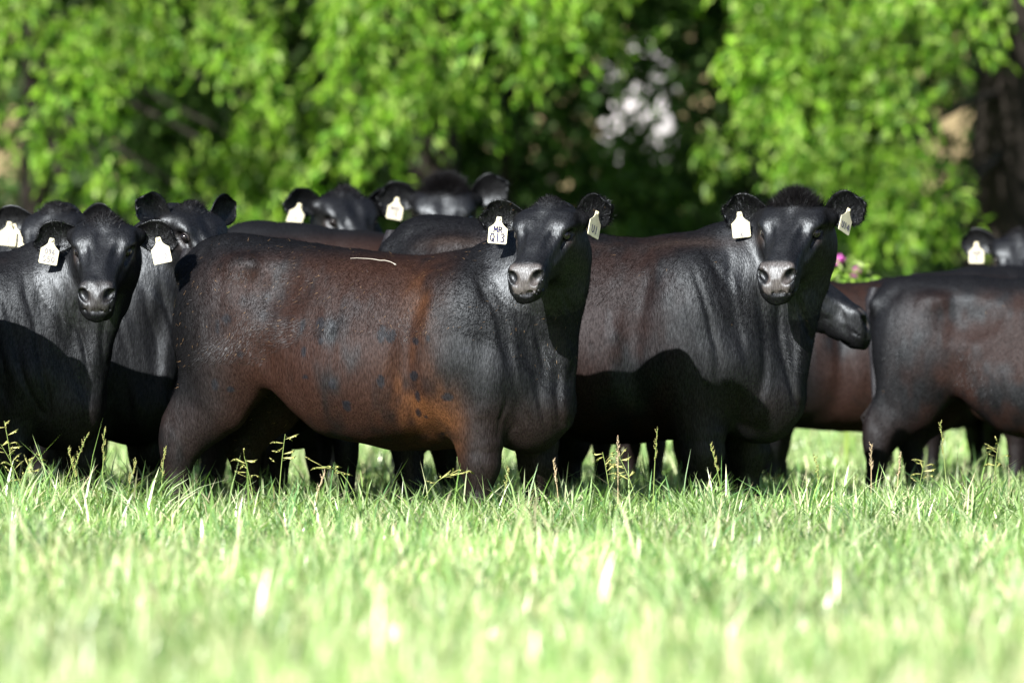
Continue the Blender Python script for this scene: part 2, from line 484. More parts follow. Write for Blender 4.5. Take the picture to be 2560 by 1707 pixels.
def build_cow(name, label, px, d, heading, s=1.0, h=.014, seed=1, head=(1000, 600, 24.0), yaw=-90, pitch=45, roll=0, hs=.95,
              hind=((-.83, .37, -.86), (-.69, .40, -.66)), fore=(.62, .72), level=0.0, ear=((10, 20, .3), (20, 20, .3)), tags=(None, None),
              brown=.5, spots=False, n_hair=0, tuft=0, group='black cattle standing together in the pasture', wide=1.0, tan=0.0, tailout=0, legy=1.0, nosec=1.0):
    r = np.random.default_rng(seed)
    org = at(px, d); Rc = rotz(R(heading))
    def loc(wp): return Rc.T @ (np.array(wp) - org) / s
    hw_ = at(head[0], head[2], head[1]); ho = loc(hw_)
    fld = Field(np.minimum((-1.16, -.52, -.015), ho - .46), np.maximum((1.1, .52, 1.40), ho + .46), h)
    # --- trunk
    tab = [(x, zt + level * max(0, min(1, (x + .7) / 1.3)) if x > -.8 else zt, zb, zc, hw * wide) for x, zt, zb, zc, hw in TRUNK]
    fld.add((-.92, -.4, .3), (.97, .4, 1.45), loft(tab, 2.25, 2.1), .02)
    for sy in (-1, 1):
        E = lambda c, rr, k, rot=None: fld.add(np.array(c) - max(rr), np.array(c) + max(rr), ell(c, rr, rot), k)
        E((-.60, sy * .15, .87), (.235, .135, .33), .08)                       # thigh
        E((-.74, sy * .12, .90), (.125, .10, .27), .06)                        # round of the rump
        E((-.50, sy * .205, 1.165), (.06, .028, .038), .07)                     # hook bone
        E((-.84, sy * .095, 1.16), (.05, .045, .05), .06)                      # pin bone
        E((.50, sy * .175, .84), (.20, .125, .31), .08)                        # shoulder blade
        E((.66, sy * .15, .70), (.13, .10, .14), .07)                          # point of shoulder
        E((.06, sy * .19, .68), (.34, .150, .25), .10)                        # belly side
    fld.cut((-.55, -.5, .95), (-.1, .5, 1.3), lambda x, y, z: np.minimum(ell((-.31, .33, 1.09), (.15, .085, .10))(x, y, z), ell((-.31, -.33, 1.09), (.15, .085, .10))(x, y, z)), .10)
    # flank fold towards the stifle
    for sy in (-1, 1):
        p = [(-.22, sy * .235, .66), (-.36, sy * .22, .715), (-.50, sy * .20, .80)]
        fld.add(*bbox(p, .06), chain(p, [.03, .035, .05], [.05, .05, .07]), .07)
    # --- hind legs: near (-y) first, then far (+y)
    for (hx, hz, fx), sy in zip(hind, (-1, 1)):
        yy = sy * .165 * legy
        kx = -.54 + (hx + .76) * .3
        p = [(kx, yy * .95, .80), ((kx + hx) / 2 + .05, yy, .60), (hx + .03, yy, hz + .06), (hx, yy, hz)]
        fld.add(*bbox(p, .2), chain(p, [.105, .092, .068, .058], [.20, .165, .105, .078]), .06)
        p = [(kx - .10, yy * .9, .80), (hx - .035, yy, hz + .14), (hx - .045, yy, hz + .05)]
        fld.add(*bbox(p, .1), chain(p, [.08, .04, .032], [.09, .04, .034]), .05)
        p = [(hx, yy, hz), ((hx + fx) / 2, yy, hz * .55), (fx, yy, .13), (fx + .04, yy, .07)]
        fld.add(*bbox(p, .08), chain(p, [.054, .042, .046, .044], [.072, .052, .054, .052]), .03)
        p = [(fx + .045, yy, .06), (fx + .075, yy, .01)]
        fld.add(*bbox(p, .09), chain(p, [.05, .06], [.06, .075]), .015)
    # --- forelegs
    for fx, sy in zip(fore, (-1, 1)):
        yy = sy * .175 * legy
        p = [(.52 + (fx - .62) * .3, yy * 1.05, .72), (fx - .02, yy, .56), (fx + .005, yy, .42), (fx + .01, yy, .33)]
        fld.add(*bbox(p, .2), chain(p, [.105, .095, .078, .066], [.165, .140, .106, .084]), .06)
        p = [(fx + .012, yy, .33), (fx, yy, .22), (fx, yy, .12), (fx + .035, yy, .07)]
        fld.add(*bbox(p, .08), chain(p, [.066, .048, .050, .046], [.082, .056, .056, .052]), .03)
        p = [(fx + .04, yy, .06), (fx + .07, yy, .01)]
        fld.add(*bbox(p, .09), chain(p, [.052, .06], [.06, .075]), .015)
    for sy in (-1, 1):      # crease behind the shoulder
        p = [(.36, sy * .34, .52), (.335, sy * .36, .70), (.34, sy * .34, .90), (.38, sy * .29, 1.04)]
        fld.cut(*bbox(p, .05), chain(p, [.045, .04, .03, .015], [.035, .03, .025, .015]), .07)
    # --- brisket
    fld.add((.6, -.2, .3), (1.0, .2, .8), ell((.79, 0, .53), (.155, .12, .155)), .07)
    # --- head frame
    Rh = rotz(R(yaw - heading)) @ roty(R(pitch)) @ rotx(R(roll))
    k_ = hs
    def hp(*p): return Rh @ (np.array(p) * k_) + ho
    # --- neck
    def bez(a, b, c, e, n):
        t = np.linspace(0, 1, n)[:, None]
        return (1 - t) ** 3 * a + 3 * (1 - t) ** 2 * t * b + 3 * (1 - t) * t ** 2 * c + t ** 3 * e
    occ = hp(-.105, 0, -.055)
    a0 = np.array([.50, 0, .93 + level * .5]); dirb = hp(-.28, 0, -.12)
    gap = np.linalg.norm(occ - a0)
    nk = bez(a0, a0 + np.array([.36, 0, .10]) * gap / .55, occ * .55 + dirb * .45 - np.array([0, 0, .03]), occ, 9)
    t = np.linspace(0, 1, 9)
    tg = np.gradient(nk, axis=0); lat = np.cross(np.array([0, 0, 1.0]), tg); lat /= np.linalg.norm(lat, axis=1)[:, None] + 1e-9
    lat = (lat[1:] + lat[:-1]) / 2; lat /= np.linalg.norm(lat, axis=1)[:, None] + 1e-9
    rv = np.interp(t, [0, .4, .75, 1], [.285, .225, .165, .125]); rl = np.interp(t, [0, .4, .75, 1], [.20, .15, .12, .105])
    fld.add(*bbox(nk, .3), chain(nk, rl, rv, lat), .09)
    # nape crest
    cr = nk + np.array([0, 0, 1.0]) * (rv * .86)[:, None]
    fld.add(*bbox(cr[1:7], .07), chain(cr[1:7], [.055] * 6, [.06, .06, .055, .05, .04, .03], lat[1:6]), .08)
    # throat and dewlap
    th = hp(-.06, 0, -.15)
    b0 = np.array([.86, 0, .60])
    dw = bez(b0, b0 + np.array([.07, 0, .14]), th * .6 + b0 * .4 + np.array([.05, 0, -.02]), th, 7)
    fld.add(*bbox(dw, .12), chain(dw, [.075, .06, .052, .05, .055, .065, .075], [.10, .085, .075, .07, .07, .075, .085]), .08)
    # skin folds down the neck
    if h < .012:
        for j in range(5):
            f0 = hp(-.10 - .02 * j, -.085 + .035 * j, -.13 + .01 * j)
            f1 = np.array([.78 - .05 * j + .02 * r.normal(), -.13 - .012 * j, .66 + .03 * j])
            mid = (f0 + f1) / 2 + np.array([.02, -.045, .0]) + r.normal(0, .012, 3)
            p = bez(f0, (f0 + mid) / 2 + r.normal(0, .01, 3), (f1 + mid) / 2, f1, 6)
            fld.add(*bbox(p, .03), chain(p, [.012, .017, .019, .019, .017, .01], [.012, .017, .019, .019, .017, .01]), .028)
    # --- head
    iR = Rh.T / k_
    def hs_fn(fn):
        def g(x, y, z):
            X, Y, Z = x - np.float32(ho[0]), y - np.float32(ho[1]), z - np.float32(ho[2])
            q = [iR[i, 0] * X + iR[i, 1] * Y + iR[i, 2] * Z for i in range(3)]
            q[0] = q[0] + .55 * np.clip(q[2], -.1, .1) * sstep(.17, .31, q[0])      # the nose pad leans forward to the lip
            return fn(*q) * np.float32(k_)
        return g
    def hadd(c, rr, fn, k): 
        w = hp(*c); fld.add(w - rr * k_, w + rr * k_, hs_fn(fn), k * k_)
    def hcut(c, rr, fn, k):
        w = hp(*c); fld.cut(w - rr * k_, w + rr * k_, hs_fn(fn), k * k_)
    hadd((.08, 0, -.02), .36, loft(HEAD, 3.2, 2.3), .06)
    hadd((-.14, 0, .11), .08, ell((-.112, 0, .094), (.045, .05, .044)), .05)          # poll
    for sy in (-1, 1):
        hadd((-.03, sy * .09, -.06), .11, ell((-.035, sy * .095, -.075), (.095, .042, .085)), .04)   # cheek
        hadd((-.01, sy * .1, .08), .07, ell((-.012, sy * .114, .074), (.055, .026, .022)), .045)     # brow
        hadd((.09, sy * .09, 0), .1, chain([(.05, sy * .112, -.005), (.16, sy * .076, -.026)], [.015, .012], [.018, .013]), .03)
        hadd((-.12, sy * .1, .06), .07, ell((-.092, sy * .135, .038), (.040, .050, .034)), .035)        # ear root
        hadd((.3, sy * .05, .03), .06, ell((.322, sy * .052, .026), (.036, .032, .032)), .02)          # nostril wing
        hcut((.03, sy * .128, .045), .05, ell((.040, sy * .132, .048), (.036, .030, .022)), .012)     # eye socket
        hcut((.06, sy * .1, .03), .06, chain([(.058, sy * .116, .038), (.095, sy * .094, .014)], [.009, .005], [.010, .006]), .02)
        hcut((.35, sy * .05, .02), .075, ell((.352, sy * .054, .022), (.040, .0165, .027), rotz(sy * R(-36)) @ rotx(sy * R(-28))), .008)
        hcut((.15, sy * .05, .09), .1, ell((.165, sy * .070, .086), (.085, .015, .015)), .04)           # beside the nasal bone
    if h < .013:
        m = [(.17, -.086, -.046), (.25, -.085, -.042), (.31, -.082, -.038), (.345, -.052, -.036), (.364, 0, -.036), (.345, .052, -.036), (.31, .082, -.038), (.25, .085, -.042), (.17, .086, -.046)]
        hcut((.27, 0, -.05), .13, chain(m, [.007] * 9, [.006] * 9), .008)
    hadd((.27, 0, -.085), .08, ell((.272, 0, -.074), (.072, .066, .030)), .025)
    hcut((.08, 0, .13), .1, ell((.10, 0, .133), (.11, .03, .03)), .04)
    V, F = fld.mesh()
    nb = len(V)
    dn = np.zeros_like(V); fa = V[F]
    fn_ = np.cross(fa[:, 2] - fa[:, 0], fa[:, 3] - fa[:, 1])
    for i in range(4):
        for c in range(3): dn[:, c] += np.bincount(F[:, i], fn_[:, c], nb)
    dn /= np.linalg.norm(dn, axis=1)[:, None] + 1e-12
    far = sstep(.22, .40, np.linalg.norm(V - ho, axis=1))
    rel = (vnoise(V * np.array([1.3, 1, .6]), 5.0, seed + 5) - .5) * .016 + (vnoise(V * np.array([1.6, 1, .5]), 13.0, seed + 6) - .5) * .006
    nm = sstep(.50, .66, V[:, 0]) * sstep(1.25, 1.0, V[:, 2]) * sstep(.40, .58, V[:, 2]) * sstep(.20, .30, np.linalg.norm(V - ho, axis=1))
    fold = np.abs(vnoise(V * np.array([1, 1, .13]) + np.array([.25, 0, 0]) * V[:, 2:3], 17.0, seed + 8) - .5) * 2
    V = V + dn * (rel * (.15 + .85 * far) + nm * (sstep(.0, .5, fold) - .6) * .008)[:, None]
    # --- ears joined into the same mesh
    eV = []; tagM = []
    for sy, (up, fw, dr) in zip((-1, 1), ear):
        ve, fe = ear_mesh(sy, Rh, ho, .225, .162, R(up), R(fw), dr, k_, R(pitch * .8))
        F = np.concatenate([F, fe + len(V)]); V = np.concatenate([V, ve])
        q = roty(-R(pitch * .8)) @ rotx(R(up)) @ rotz(-R(fw))
        hole = q @ np.array([.008, .105, -.005]); hole[1] *= sy
        tagM.append(hp(*(hole + np.array([-.095, sy * .142, .034]))))
    # --- coat colour
    HL = (V - ho) @ Rh / k_
    HL[:, 0] += .55 * np.clip(HL[:, 2], -.1, .1) * sstep(.17, .31, HL[:, 0])
    n1 = vnoise(V, 3.2, seed); n2 = vnoise(V, 9.0, seed + 1); n3 = vnoise(V * np.array([1, 1, .45]), 30.0, seed + 2)
    Nb = V[:, 0]
    side = sstep(-.82, -.42, V[:, 0] - .12 * (n1 - .5)) * sstep(.62, .36, V[:, 0] + .2 * (n1 - .5)) * sstep(1.28, 1.16, V[:, 2]) 
    leg = sstep(.66, .5, V[:, 2]) * .8
    onbody = np.linalg.norm((V - ho), axis=1) > .34
    bm = np.clip(np.maximum(side, leg * .4) * sstep(.30, .66, n1 * .5 + n2 * .3 + n3 * .25 + brown * .45 - .20), 0, 1) * onbody
    black = np.array([.0026, .0025, .0030]); br = np.array([.0165, .0074, .0050])
    Cc = black[None] * (.8 + .5 * n3[:, None]) + (br - black)[None] * (bm * brown * 1.25)[:, None].clip(0, 1.1)
    if tan > 0:
        tm = np.exp(-((V[:, 0] - .36) / .10) ** 2 - ((V[:, 2] - .60) / .17) ** 2) + .45 * np.exp(-((V[:, 0] - .38 - .05 * (n1 - .5)) / .09) ** 2 - ((V[:, 2] - 1.03) / .12) ** 2)
        tm += .8 * np.exp(-((V[:, 0] - .52) / .07) ** 2 - ((V[:, 2] - .50) / .13) ** 2)
        tm *= sstep(.30, .68, n2 * .4 + n3 * .35 + n1 * .25) * 1.25
        Cc += (np.array([.058, .024, .0095]) - Cc) * np.clip(tm * tan, 0, .9)[:, None]
    if spots:   # bare dark patches and scabs on the near flank
        rs = np.random.default_rng(5)
        for _ in range(26):
            c = np.array([rs.uniform(-.6, .62), rs.uniform(.45, .95)]); a_, b_ = rs.uniform(.009, .028, 2) * np.array([1, 1.2])
            q = ((V[:, 0] - c[0]) / a_) ** 2 + ((V[:, 2] - c[1]) / b_) ** 2 + (n3 - .5) * 1.6 + (n2 - .5) * 1.4
            mk = sstep(1.3, .8, q) * (V[:, 1] < 0) * onbody
            Cc += (np.array([.005, .005, .007]) - Cc) * (mk * .9)[:, None]
        mk = sstep(.02, .0, np.abs(V[:, 0] + .865)) * sstep(.95, 1.0, V[:, 2]) * sstep(1.22, 1.15, V[:, 2]) * sstep(.45, .65, n3) * (V[:, 1] < .0)
        Cc += (np.array([.16, .12, .03]) - Cc) * (mk * .7)[:, None]
    nose = sstep(.300, .316, HL[:, 0] - .10 * np.abs(HL[:, 1])) * sstep(-.038, -.032, HL[:, 2]) * sstep(.066, .056, np.abs(HL[:, 1]) - .25 * HL[:, 2]) * sstep(.068, .058, HL[:, 2])
    nose[nb:] = 0
    inn = ((HL[:, 0] - .352) / .04) ** 2 + ((np.abs(HL[:, 1]) - .054) / .019) ** 2 + ((HL[:, 2] - .022) / .026) ** 2
    nose *= sstep(.8, 1.4, inn)
    Cc += (np.array([.048, .042, .041]) * nosec - Cc) * (nose * (.9 + .1 * n3))[:, None].clip(0, 1)
    ey = np.exp(-((HL[:, 0] - .04) / .035) ** 2 - ((HL[:, 2] - .015) / .03) ** 2) * (np.abs(HL[:, 1]) > .07) * (np.arange(len(V)) < nb)
    Cc += (np.array([.020, .014, .012]) - Cc) * (ey * .8)[:, None]
    hoof = sstep(.075, .06, V[:, 2])
    Cc += (np.array([.03, .027, .025]) - Cc) * hoof[:, None]
    headm = (~onbody) * .6
    coat = np.concatenate([Cc, np.clip(nose + headm + .35 * (1 - bm), 0, 1)[:, None]], 1)
    o = bpy.data.objects.new(name, None); col.objects.link(o)
    o.empty_display_size = .2
    o.location = org; o.rotation_euler = (0, 0, R(heading)); o.scale = (s, s, s)
    tag(o, label, 'cow', group)
    body = mesh_obj('body', V, F, M_COAT, o, attrs={'coat': coat})
    # --- eyes
    u = np.linspace(0, 2 * np.pi, 17)[:-1]; vv = np.linspace(0, np.pi, 10)
    for sy in (-1, 1):
        Ev = np.array([(math.sin(b) * math.cos(a), math.cos(b), math.sin(b) * math.sin(a)) for b in vv for a in u]) * np.array([.028, .023, .023])
        Ef = [(i * 16 + j, i * 16 + (j + 1) % 16, (i + 1) * 16 + (j + 1) % 16, (i + 1) * 16 + j) for i in range(9) for j in range(16)]
        W = np.array([hp(*(p + np.array([.040, sy * .111, .048]))) for p in Ev])
        mesh_obj('eye', W, Ef, M_EYE, o)
        # upper lid arched over the eye
        LV = []; LF = []; na = 9
        for i, t_ in enumerate(np.linspace(R(165), R(10), na)):
            cx_, cz_ = .040 + .030 * math.cos(t_), .048 + .0245 * math.sin(t_)
            yo = .124 - .22 * (cx_ - .040) - .3 * abs(cx_ - .040)
            for j in range(6):
                a_ = 2 * math.pi * j / 6; rr_ = .0055 * math.sin(math.pi * (i + .6) / (na + .2)) ** .5
                LV.append(hp(cx_ + rr_ * math.cos(a_) * math.cos(t_), sy * (yo + rr_ * 1.3 * math.sin(a_)), cz_ + rr_ * math.cos(a_) * math.sin(t_)))
        LF = [(i * 6 + j, i * 6 + (j + 1) % 6, i * 6 + 6 + (j + 1) % 6, i * 6 + 6 + j) for i in range(na - 1) for j in range(6)]
        mesh_obj('eyelid', LV, LF, M_COAT, o, attrs={'coat': np.tile([.026, .022, .022, .6], (len(LV), 1))})
    # --- tail
    tl = np.array([(-.86, 0, 1.26), (-.885, .0, 1.20), (-.886, -.015, 1.04), (-.852 - tailout * .3, -.03, .82), (-.818 - tailout * .7, -.05, .64), (-.80 - tailout, -.06, .52)])
    tv = []; tf = []
    for i, (p, rr) in enumerate(zip(tl, [.04, .040, .032, .024, .021, .018])):
        for j in range(8):
            a = 2 * math.pi * j / 8
            tv.append((p[0] + rr * math.cos(a), p[1] + rr * math.sin(a), p[2]))
    for i in range(5):
        for j in range(8): tf.append((i * 8 + j, i * 8 + (j + 1) % 8, (i + 1) * 8 + (j + 1) % 8, (i + 1) * 8 + j))
    tail = mesh_obj('tail', tv, tf, M_COAT, o, attrs={'coat': np.tile([.011, .010, .012, .5], (len(tv), 1))})
    hv = []; hf = []
    for j in range(160):
        b = tl[4] * (1 - (q := r.random())) + tl[5] * q + r.normal(0, .012, 3)
        e = b + np.array([r.normal(0, .025) - tailout * .2, r.normal(0, .025), -.16 - .12 * r.random()])
        m_ = (b + e) / 2 + r.normal(0, .01, 3) + np.array([r.normal(0, .02), r.normal(0, .02), 0]); k = len(hv)
        hv += [b + (.002, 0, 0), b - (.002, .001, 0), m_ + (.003, 0, 0), m_ - (.003, .001, 0), e]; hf += [(k, k + 1, k + 3), (k, k + 3, k + 2), (k + 2, k + 3, k + 4)]
    mesh_obj('switch', hv, hf, M_HAIR, tail, attrs={'coat': np.tile([.012, .011, .012, .5], (len(hv), 1))})
    # --- ear tags
    toward = Rc.T @ np.array([0, -1.0, 0])
    for i, sy in enumerate((-1, 1)):
        for (lines, turn, lean, off, faded) in (tags[i] or ()):
            M = np.eye(4)
            M[:3, :3] = Rc.T @ rotz(R(turn)) @ roty(R(lean)) * (1 / s) * .92
            M[:3, 3] = tagM[i] + toward * (.024 + off[1]) + Rc.T @ np.array([off[0], 0, off[2] if len(off) > 2 else 0])
            ear_tag(o, M, lines, faded)
    # --- hair
    hl = (V - ho) @ Rh / k_
    def flow(P, Nn):
        H_ = (P - ho) @ Rh / k_
        onh = (np.linalg.norm(P - ho, axis=1) < .33)[:, None]
        wv = (vnoise(P, 3.0, seed + 20) - .5) * 2.6 + (vnoise(P, 11.0, seed + 21) - .5) * 1.2 + .95
        body_f = np.stack([-np.cos(wv), 0 * wv, -np.sin(wv)], 1)
        hd = (Rh @ np.array([.35, 0, -.5])) + np.sign(H_[:, 1:2]) * (Rh @ np.array([0, .8, 0]))
        return np.where(onh, hd, body_f)
    vis = np.ones(len(V)); vis[HL[:, 0] > .26] = 0
    eyed = np.sqrt((HL[:, 0] - .03) ** 2 + (np.abs(HL[:, 1]) - .12) ** 2 + (HL[:, 2] - .046) ** 2)
    face = (np.linalg.norm(V - ho, axis=1) < .30) & (np.arange(len(V)) < nb)
    fv = np.where(face, vis, 0) * (eyed > .045); vis = np.where(face, 0, vis)
    sets = []
    if n_hair: sets.append(hairs(V, F, coat, n_hair, .021, .20, .0010, flow, r, vis, straw=.010 if spots else .001))
    if n_hair: sets.append(hairs(V, F, coat, n_hair // 10, .009, .14, .0008, flow, r, fv))
    # ear fringe and inner hair
    em = np.zeros(len(V)); em[nb:] = 1
    sets.append(hairs(V, F, coat, 5200 if h < .012 else 1600, .024, .35, .0007, lambda P, Nn: (P - ho) - ((P - ho) @ Rh[:, 0])[:, None] * Rh[:, 0], r, em, .6))
    if tuft:
        tw = np.exp(-((hl[:, 0] + .118) / .05) ** 2 - (hl[:, 1] / .075) ** 2) * (hl[:, 2] > .05) * (np.arange(len(V)) < nb)
        tw[tw < .05] = 0
        sets.append(hairs(V, F, coat * np.array([1.9, 1.7, 1.6, 1]), int(1200 + 4200 * tuft), .016 + .022 * tuft, .40 + .22 * min(tuft, 1.6), .0006, lambda P, Nn: np.tile(Rh @ np.array([-.2, 0, .6]), (len(P), 1)) + ((P - ho) @ Rh[:, 1])[:, None] * Rh[:, 1] * 8, r, tw, .5))
    sets = [q for q in sets if q]
    if sets:
        k = 0; VV = []; FF = []; CC = []
        for a, b, c in sets: VV.append(a); FF.append(b + k); CC.append(c); k += len(a)
        hr = mesh_obj('coat_hair', np.concatenate(VV), np.concatenate(FF), M_HAIR, o, attrs={'coat': np.concatenate(CC)})
        hr['kind'] = 'stuff'
    return o
# ------------------------------------------------------------------ the herd
HERD = {}
HERD['A'] = dict(label='brown-flanked black heifer in front, head turned to camera, tag reading MR Q13', px=917, d=24.7, heading=-25, s=1.0, h=.0085, seed=11,
    head=(1368, 596, 24.12), hs=.94, yaw=-111, pitch=36, brown=.76, spots=True, tan=1.0, n_hair=150000, tuft=.15, ear=((8, 15, .3), (22, 18, 0)),
    tags=([([('MR', -.048, .024, .022), ('Q13', -.085, .036, .024)], 0, 5, (0, 0), False)], [([('U1', -.078, .034, .026)], 55, 18, (0, 0), False)]))
HERD['B'] = dict(label='large black cow right of front heifer, facing camera with shaggy poll', px=1460, d=25.72, heading=-22, s=1.08, h=.009, seed=23,
    head=(1985, 592, 25.25), yaw=-108, pitch=35, hs=.95, brown=.40, n_hair=110000, tuft=1.3, ear=((14, 12, .1), (22, 14, .2)), fore=(.58, .66), hind=((-.74, .40, -.70), (-.60, .40, -.52)),
    tags=([([('6', -.098, .02, .02)], 5, -6, (-.012, .025), True)], [([('U14', -.080, .030, .022)], 50, 22, (0, 0), False)]))
HERD['C'] = dict(label='black cow at the left edge staring straight at camera, ears drooping with two cream tags', px=-205, d=25.3, heading=-30, s=1.0, h=.0095, seed=37,
    head=(262, 636, 24.72), yaw=-94, pitch=38, hs=.95, nosec=.35, brown=.35, n_hair=80000, tuft=.3, ear=((-8, 8, .3), (-6, 8, .4)), fore=(.60, .74),
    tags=([([('096', -.052, .024, .017), ('S50', -.088, .026, .020)], 10, 10, (-.005, 0), True)], [([('N12', -.082, .022, .02)], -6, -12, (0, 0), True)]))
HERD['D'] = dict(label='black cow between the left staring cow and the front heifer, face angled right, eye showing', px=-20, d=26.35, heading=-28, s=1.0, seed=41,
    head=(488, 600, 25.95), yaw=-48, pitch=40, brown=.25, tuft=.2, ear=((30, -10, 0), (30, -10, 0)))
HERD['E'] = dict(label='black cow behind the left staring cow, rounded crown and ear with two overlapping tags', px=-340, d=27.65, heading=-28, s=1.05, seed=43,
    head=(135, 605, 26.95), yaw=-112, pitch=42, brown=.3, tuft=.3, ear=((4, 10, .3), (8, 10, .3)),
    tags=([([('J', -.08, .034, .03)], 6, 6, (0, .02), True), ([('U1', -.08, .03, .03)], -14, -8, (.02, .0, -.01), True)], None))
HERD['F'] = dict(label='brown-backed cow standing directly behind the front heifer, only its sloping back showing', px=1010, d=28.2, heading=-12, s=1.10, seed=47,
    head=(1590, 870, 27.8), yaw=-15, pitch=70, brown=.7)
HERD['G'] = dict(label='black cow peering over the sloping brown back, one eye and a tagged ear showing', px=760, d=30.9, heading=-62, s=1.10, seed=53,
    head=(868, 560, 29.9), yaw=-62, pitch=42, brown=.2, tuft=.3, ear=((4, 0, .2), (10, 0, .2)), tags=([([('N', -.075, .02, .02)], 10, 18, (0, 0), True)], None))
HERD['H'] = dict(label='black cow at the back with shaggy domed forehead above the rump of the large cow', px=1175, d=31.1, heading=-100, s=1.14, seed=59,
    head=(1112, 548, 30.0), yaw=-92, pitch=48, brown=.35, tuft=1.6, ear=((6, 10, .2), (28, 10, 0)), tags=([([('BAS', -.050, .022, .018), ('15', -.085, .028, .02)], 0, 10, (.01, 0), False)], None))
HERD['J'] = dict(label='black cow behind the large cow, dark head in profile pointing right', px=1440, d=27.15, heading=-6, s=.95, h=.010, seed=61,
    head=(1990, 722, 26.85), yaw=-10, pitch=29, hs=1.15, brown=.4, ear=((-20, -30, .2), (-20, -30, .2)))
HERD['K'] = dict(label='dark brown cow seen side-on behind the profile head, its belly clear of the grass', px=2230, d=30.3, heading=186, s=.955, seed=67,
    head=(1740, 760, 29.9), yaw=190, pitch=50, brown=.6)
HERD['L'] = dict(label='brown-black cow at the right edge showing its rump and hanging tail switch', px=2572, d=28.4, heading=-12, s=.89, h=.011, seed=71, level=.11,
    head=(3050, 640, 28.0), yaw=-20, pitch=40, brown=.60, n_hair=60000, tailout=.06)
HERD['M'] = dict(label='black cow at the far right edge, tagged ear and forehead showing above the rump cow', px=2640, d=32.3, heading=-80, s=.96, seed=73,
    head=(2548, 655, 31.3), hs=1.02, yaw=-100, pitch=42, brown=.25, tuft=.3, ear=((10, 0, .2), (10, 0, .2)), tags=([([('V20', -.052, .022, .018), ('U', -.085, .026, .022)], 0, 0, (0, 0), False)], None))
HERD['P'] = dict(label='dark cow behind the front heifer, only its legs showing beneath her belly', px=745, d=26.75, heading=98, s=.90, seed=83,
    head=(700, 700, 27.75), yaw=100, pitch=45, brown=.3)
HERD['R'] = dict(label='dark cow behind the side-on brown cow at right, only its legs showing', px=2330, d=32.7, heading=75, s=.89, seed=89, head=(2400, 760, 33.7), yaw=80, pitch=55, brown=.5)
HERD['S'] = dict(label='dark brown cow behind the large cow, only its legs showing beneath her belly', px=1610, d=29.7, heading=82, s=.89, seed=97, head=(1640, 760, 30.7), yaw=80, pitch=55, brown=.8)
HERD['T'] = dict(label='dark cow behind the left staring cow, only its legs showing near the grass', px=130, d=29.4, heading=86, s=.88, seed=103, head=(140, 760, 30.4), yaw=90, pitch=55, brown=.4)
HERD['N'] = dict(label='black cow standing just outside the left edge, its shadow on the staring cow', px=-560, d=24.35, heading=158, s=1.02, seed=79,  # out-of-view cow, added so its shadow darkens the staring cow's lower half
    head=(-1080, 640, 24.0), yaw=170, pitch=40, brown=.3)
import time as _t
for key, spec in HERD.items():
    if DEV and key not in DEV: continue
    t0 = _t.time()
    cow_obj = build_cow('cow', **spec)
    if key == 'A': COW_A = cow_obj
    print('COW', key, round(_t.time() - t0, 1))

# thin white strand lying along the front heifer's back
if not DEV or 'A' in DEV:
    from mathutils.bvhtree import BVHTree
    bpy.context.view_layer.update()
    bo = [c for c in COW_A.children if c.name.startswith('body')][0]
    mw = bo.matrix_world
    bvh = BVHTree.FromPolygons([mw @ v.co for v in bo.data.vertices], [tuple(q.vertices) for q in bo.data.polygons])
    def on_cow(px, py):
        t = at(px, 24.5, py); o_ = Vector((0, 0, CAM_H)); dv = (Vector(t) - o_).normalized()
        h_ = bvh.ray_cast(o_, dv)
        return (h_[0] + h_[1] * .004) if h_[0] else None
    pts = [on_cow(x, y) for x, y in ((876, 648), (892, 647), (908, 648), (926, 649), (940, 651), (950, 653), (962, 653), (975, 656), (984, 660), (990, 664))]
    pts = np.array([tuple(q) for q in pts if q])
    if len(pts) > 3:
        tg = np.gradient(pts, axis=0); V = []; F = []
        rad = np.interp(np.linspace(0, 1, len(pts)), [0, .5, .9, 1], [.0009, .0016, .0014, .0035])
        for i, q in enumerate(pts):
            t = tg[i] / np.linalg.norm(tg[i]); u = np.cross(t, [0, 0, 1]); u /= np.linalg.norm(u); w = np.cross(t, u)
            V += [q + rad[i] * (math.cos(a) * u + math.sin(a) * w) for a in np.linspace(0, 2 * np.pi, 7)[:-1]]
        F = [(i * 6 + j, i * 6 + (j + 1) % 6, i * 6 + 6 + (j + 1) % 6, i * 6 + 6 + j) for i in range(len(pts) - 1) for j in range(6)]
        tag(mesh_obj('straw', V, F, plain('straw_white', (.38, .36, .32), .6, .3)), "thin white strand lying along the front heifer's back", 'straw')
# ------------------------------------------------------------------ ground and pasture grass
gm = plain('pasture_soil', (0.075, 0.095, 0.03), 0.95, 0.1, (3, 0.4))
g = mesh_obj('ground', [(-500, -40, 0), (500, -40, 0), (500, 1500, 0), (-500, 1500, 0)], [(0, 1, 2, 3)], gm)
tag(g, kind='structure')

